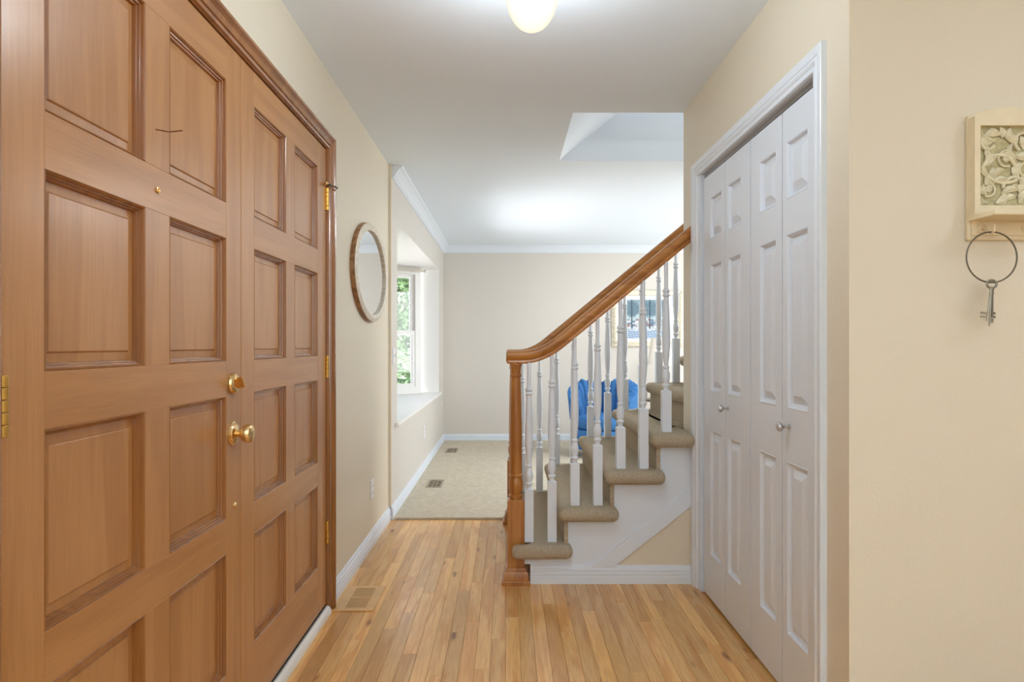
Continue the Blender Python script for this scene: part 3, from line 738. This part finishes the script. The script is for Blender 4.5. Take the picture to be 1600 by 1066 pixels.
# the print: a plain lakeshore scene in coloured cells
ix0, ix1, iz0, iz1 = PX0+.195, PX1-.235, 1.285, 1.765
nx, nz = 96, 96; rr = random.Random(11)
verts = [(ix0+(ix1-ix0)*i/nx, PY-.0155, iz0+(iz1-iz0)*j/nz) for j in range(nz+1) for i in range(nx+1)]
faces = [(j*(nx+1)+i, j*(nx+1)+i+1, (j+1)*(nx+1)+i+1, (j+1)*(nx+1)+i) for j in range(nz) for i in range(nx)]
me = bpy.data.meshes.new('print'); me.from_pydata([tuple(Vector(v)-ORG[t.name]) for v in verts], [], faces)
ca = me.color_attributes.new('Col', 'BYTE_COLOR', 'CORNER')
def paint(u, v, q):
    tr_ = [(.13, .16), (.62, .20), (.93, .13)]
    if .25 < v and any(abs(u-c) < .011 for c, _ in tr_): return (.03, .06, .09)
    crown = max(math.exp(-((u-c)/(w*1.25))**2-((v-.76)/.20)**2) for c, w in tr_)
    if v > .48 and crown*(.6+.8*q) > .30: return (.07+.10*q, .14+.12*q, .19+.13*q)
    if v > .62: return (.22+.05*q, .32+.08*q, .40+.08*q)
    if v > .50: return (.55, .66, .72) if q < .6 else (.25, .38, .45)
    if v > .30:
        cell = rr2[int(u*14)][int(v*22)]
        return [(.55, .60, .66), (.42, .16, .11), (.12, .20, .30), (.70, .72, .74), (.16, .26, .34), (.30, .36, .42)][cell] if q > .18 else (.06, .10, .15)
    if v > .20: return (.72, .78, .84) if q > .35 else (.10, .17, .26)
    return (.15+.1*q, .25+.1*q, .42+.1*q) if int(v*60+u*8) % 3 else (.55, .63, .72)
rr2 = [[rr.randrange(6) for _ in range(24)] for _ in range(16)]
for fi in range(len(faces)):
    i, j = fi % nx, fi // nx; c = paint((i+.5)/nx, (j+.5)/nz, rr.random())
    for lp in me.polygons[fi].loop_indices: ca.data[lp].color = (*c, 1)
me.materials.append(M['print']); o = bpy.data.objects.new('print', me); COL.objects.link(o); o.parent = t; ORG['print'] = ORG[t.name]

# blue tufted armchair
ACX, ACY = 1.04, 6.85
t = thing('armchair', 'bright blue channel tufted barrel armchair beyond the stair balusters', 'armchair', (ACX, ACY, .014))
face = math.radians(255)      # opening direction
def arc(a, r, z, lean): return Vector((ACX+(r+lean)*math.cos(a), ACY+(r+lean)*math.sin(a)*.92, z))
NCH = 15
bm = nb(); lo_, hi_ = face+math.radians(52), face+math.radians(308)
inner, outer = [], []
for i in range(41):
    a = lo_+(hi_-lo_)*i/40; f = abs(i-20)/20; zt_ = .785 - .17*max(0, (f-.45)/.55)**1.3
    inner.append((arc(a, .27, .30, 0), arc(a, .27, zt_, .035)))
    outer.append((arc(a, .33, .10, 0), arc(a, .33, zt_, .055)))
rings(bm, [[o_[0], o_[1], i_[1], i_[0]] for o_, i_ in zip(outer, inner)])
obj('back_shell', bm, M['blue'], t, smooth=True, bev=.012)
for i in range(NCH):
    a = lo_+(hi_-lo_)*(i+.5)/NCH; f = abs(i-(NCH-1)/2)/((NCH-1)/2); zt_ = .79 - .17*max(0, (f-.45)/.55)**1.3
    pts = [arc(a, .262, .36, -.01), arc(a, .262, .50, .0), arc(a, .262, zt_-.06, .026), arc(a, .27, zt_-.01, .035), arc(a, .30, zt_+.012, .04), arc(a, .325, zt_-.012, .05)]
    obj('tufted_channel', tube(nb(), pts, .044, 10, taper=[.9, 1, 1, .85, .5, .35]), M['blue'], t, smooth=True)
def disc(r, z0, z1, e, off=0):
    c = Vector((ACX+off*math.cos(face), ACY+off*math.sin(face), 0))
    return lathe(nb(), [(r-e*1.5, z0), (r-e*.4, z0+e*.3), (r, z0+e), (r, z1-e), (r-e*.4, z1-e*.3), (r-e*1.5, z1), (0.02, z1+.012)], c, seg=32)
obj('seat_base', disc(.33, .10, .31, .02, .04), M['blue'], t, smooth=True)
obj('seat_cushion', disc(.30, .31, .455, .04, .06), M['blue'], t, smooth=True)
for a in (45, 135, 225, 315):
    aa = math.radians(a); x, y = ACX+.24*math.cos(aa), ACY+.24*math.sin(aa)
    obj('leg', lathe(nb(), [(.016, .014), (.024, .05), (.024, .105)], (x, y, 0), seg=10), M['tablewood'], t, smooth=True)

# side table and lamp beyond the stairs
TX, TY = 1.78, 7.35
t = thing('side_table', 'small dark round side table carrying the lamp near the far wall', 'table', (TX, TY, .014))
obj('table_top', lathe(nb(), [(.19, .55), (.20, .556), (.20, .572), (.19, .578)], (TX, TY, 0), seg=28), M['tablewood'], t, smooth=True)
for a in range(3):
    aa = a*2*PI/3+.4; obj('leg', tube(nb(), [(TX+.06*math.cos(aa), TY+.06*math.sin(aa), .552), (TX+.16*math.cos(aa), TY+.16*math.sin(aa), .03)], .014, 8), M['tablewood'], t, smooth=True)
t = thing('table_lamp', 'table lamp with a cream drum shade standing below the picture', 'lamp', (TX, TY, .578))
obj('base', lathe(nb(), [(.07, .578), (.075, .585), (.06, .60), (.025, .62), (.05, .70), (.06, .78), (.04, .87), (.015, .90), (.012, 1.0)], (TX, TY, 0), seg=20), M['plastic'], t, smooth=True)
obj('lamp_shade', rings(nb(), [[(TX+r*math.cos(2*PI*k/28), TY+r*math.sin(2*PI*k/28), z) for k in range(28)] for r, z in ((.150, .975), (.105, 1.285), (.101, 1.285), (.146, .975))], closed=True), M['shade'], t, smooth=True)

# ------------------------------------------------------------------ key plaque
QY = 1.739
t = thing('key_plaque', 'cream wall plaque with carved leaf relief, small ledge and hooks', 'plaque', (1.35, QY, 1.48))
X0, X1, Z0 = 1.256, 1.444, 1.482
def arch(x0, x1, zlow, zs, za, n=14):
    p = [(x0, zlow), (x1, zlow), (x1, zs)]
    c = (x0+x1)/2; w = (x1-x0)/2
    for i in range(1, n):
        u = 1-2*i/n; p.append((c+w*u, zs+(za-zs)*(1-u*u)))
    p.append((x0, zs)); return p
f = lambda u, v, d: (u, d, v)
obj('back_plate', prism(nb(), arch(X0, X1, Z0, 1.822, 1.842), f, QY-.013, QY), M['plaque'], t, bev=.004)
obj('lower_board', prism(nb(), [(X0+.008, Z0+.012), (X1-.008, Z0+.012), (X1-.008, 1.535), (X0+.008, 1.535)], f, QY-.018, QY-.012), M['plaque'], t, bev=.002)
# front frame around the relief: an arch with a rectangular opening
RX0, RX1, RZ0, RZ1 = 1.2725, 1.4275, 1.572, 1.787
ap = arch(X0+.001, X1-.001, 1.548, 1.812, 1.836, 14)
bm = nb()
oy, by_ = QY-.037, QY-.012
for (a0, a1, b0, b1) in ((X0+.001, RX0, 1.548, 1.812), (RX1, X1-.001, 1.548, 1.812), (RX0, RX1, 1.548, RZ0)):
    pass
obj('frame_side', prism(nb(), [(X0+.001, 1.548), (RX0, 1.548), (RX0, RZ1), (X0+.001, RZ1)], f, oy, by_), M['plaque'], t)
obj('frame_side', prism(nb(), [(RX1, 1.548), (X1-.001, 1.548), (X1-.001, RZ1), (RX1, RZ1)], f, oy, by_), M['plaque'], t)
obj('frame_bottom', prism(nb(), [(RX0, 1.548), (RX1, 1.548), (RX1, RZ0), (RX0, RZ0)], f, oy, by_), M['plaque'], t)
obj('frame_top', prism(nb(), [(X0+.001, RZ1), (X1-.001, RZ1)] + ap[2:], f, oy, by_), M['plaque'], t)
rel = obj('relief_panel', bx(RX0-.002, RX1+.002, QY-.022, QY-.012, RZ0-.002, RZ1+.002), M['plaqued'], t)
# carved vines and leaves
rl = random.Random(4)
yb_ = QY-.024
def vine(pts, r): obj('carved_stem', tube(nb(), [(a, yb_, c) for a, c in pts], r, 6), M['plaque2'], rel, smooth=True)
def arcpts(cx, cz, r, a0, a1, n=12, grow=0): return [(cx+(r+grow*i/n)*math.cos(math.radians(a0+(a1-a0)*i/n)), cz+(r+grow*i/n)*math.sin(math.radians(a0+(a1-a0)*i/n))) for i in range(n+1)]
yb_ -= .003
vine(arcpts(1.345, 1.70, .066, 200, 300), .0046); vine(arcpts(1.33, 1.665, .045, 170, 20), .0046)
vine(arcpts(1.30, 1.745, .020, 60, 330), .0046); vine(arcpts(1.395, 1.745, .024, -40, 240), .0046)
vine(arcpts(1.37, 1.62, .030, 180, -60), .0046); vine(arcpts(1.30, 1.615, .018, 120, -120), .0028)
vine(arcpts(1.35, 1.70, .022, 0, 290), .0028); vine(arcpts(1.405, 1.67, .020, 120, 400), .0028)
yb_ += .003
def leafm(cx, cz, L, wd, ang):
    bm = nb(); ca_, sa_ = math.cos(ang), math.sin(ang); n = 7
    mid, l, r = [], [], []
    for i in range(n+1):
        u = i/n; wdt = wd*math.sin(PI*min(1, u*.96+.04))**.8
        bend = .18*L*math.sin(PI*u)
        for lst, off, dy in ((mid, 0, -.0065*math.sin(PI*u)-.002), (l, wdt, 0), (r, -wdt, 0)):
            px_, pz_ = L*(u-.5), off+bend
            lst.append(bm.verts.new((cx+px_*ca_-pz_*sa_, yb_-.002+dy, cz+px_*sa_+pz_*ca_)))
    for i in range(n):
        bm.faces.new((mid[i], mid[i+1], l[i+1], l[i])); bm.faces.new((mid[i], r[i], r[i+1], mid[i+1]))
    obj('carved_leaf', bm, M['plaque2'], rel, smooth=False)
for i in range(6):
    for j in range(8):
        cx, cz = RX0+.014+i*.0254+rl.uniform(-.006, .006), RZ0+.014+j*.0267+rl.uniform(-.006, .006)
        if rl.random() < .22: continue
        L_ = rl.uniform(.026, .056)
        cx = min(max(cx, RX0+L_*.5), RX1-L_*.5); cz = min(max(cz, RZ0+L_*.5), RZ1-L_*.5)
        leafm(cx, cz, L_, rl.uniform(.007, .0125), rl.uniform(0, 2*PI))
for cx, cz in ((1.30, 1.745), (1.395, 1.745), (1.372, 1.622), (1.35, 1.70), (1.302, 1.618)):
    bm = nb()
    lathe(bm, [(.010, 0), (.0095, .004), (.005, .007), (.004, .004), (.001, .0045)], (cx, yb_, cz), '-y', 12)
    obj('carved_flower', bm, M['plaque2'], rel, smooth=False)
# ledge
obj('ledge', bx(X0-.002, X1+.002, QY-.108, QY-.012, 1.532, 1.548, b=.002), M['plaque'], t)
for hx in (1.2906, 1.4094):
    h = obj('hook', tube(nb(), [(hx, QY-.018, 1.515), (hx, QY-.032, 1.510), (hx+.001, QY-.042, 1.498), (hx+.001, QY-.051, 1.4935), (hx+.001, QY-.060, 1.498), (hx+.001, QY-.063, 1.510), (hx+.001, QY-.061, 1.514)], .0032, 8), M['plaque'], t, smooth=True)
    obj('hook_rosette', lathe(nb(), [(.0125, 0), (.0125, .002), (.009, .0045), (.0085, .003), (.006, .003), (.004, .007), (.001, .008)], (hx, QY-.018, 1.513), '-y', 16), M['plaque'], h, smooth=True)
# ring of keys
KX, KY, KR = 1.2916, QY-.051, .0675
KZ = 1.4967-KR+.001
t = thing('key_ring', 'large dark wire ring hanging from the hook of the cream plaque', 'key ring', (KX, KY, KZ))
obj('wire_ring', tube(nb(), [(KX+KR*math.cos(2*PI*k/40), KY, KZ+KR*math.sin(2*PI*k/40)) for k in range(40)], .0021, 8, closed=True), M['iron'], t, smooth=True)
def key(label, off, tilt, L, bit, thick, yo, mat, low):
    """skeleton key hanging from the ring: bow, shaft with collars, bit"""
    px, pz = KX+off, KZ-math.sqrt(max(0, KR**2-off**2))
    t = thing('skeleton_key', label, 'key', (px, KY, pz), 'old keys on the wire ring')
    c, s = math.cos(tilt), math.sin(tilt); y = KY+yo
    def P(u, w, dy=0): return (px+u*c+w*s, y+dy, pz+low-(w*c)+u*s)
    bow = obj('bow', tube(nb(), [P(.0125*math.sin(2*PI*k/20), .007-.0105*math.cos(2*PI*k/20)) for k in range(20)], .0023*thick, 8, closed=True), mat, t, smooth=True)
    hs = [(.017, .9), (.020, 1.5), (.023, 1.5), (.025, 1.0), (.030, 1.3), (.033, 1.3), (.036, .95), (.045, 1.0), (L*.72, .92), (L, .85)]
    obj('shaft', tube(nb(), [P(0, w) for w, r in hs], .0027*thick, 8, taper=[r for w, r in hs]), mat, t, smooth=True)
    for w0, w1 in ((L-.024, L-.018), (L-.014, L-.008)):
        bm = nb(); rings(bm, [[P(0, w0, d), P(bit, w0, d), P(bit, w1, d), P(0, w1, d)] for d in (-.0016, .0016)]); obj('bit', bm, mat, t)
key('leaning skeleton key whose bit points to the plain wall', -.006, -.13, .108, -.018, .95, -.009, M['pewter'], .003)
key('longest skeleton key between the other two, bit behind the shaft', .001, -.05, .118, .010, .9, .002, M['pewter'], .002)
key('dark thick skeleton key hanging straight beside the others', .008, .01, .106, .008, 1.2, .010, M['iron'], .003)
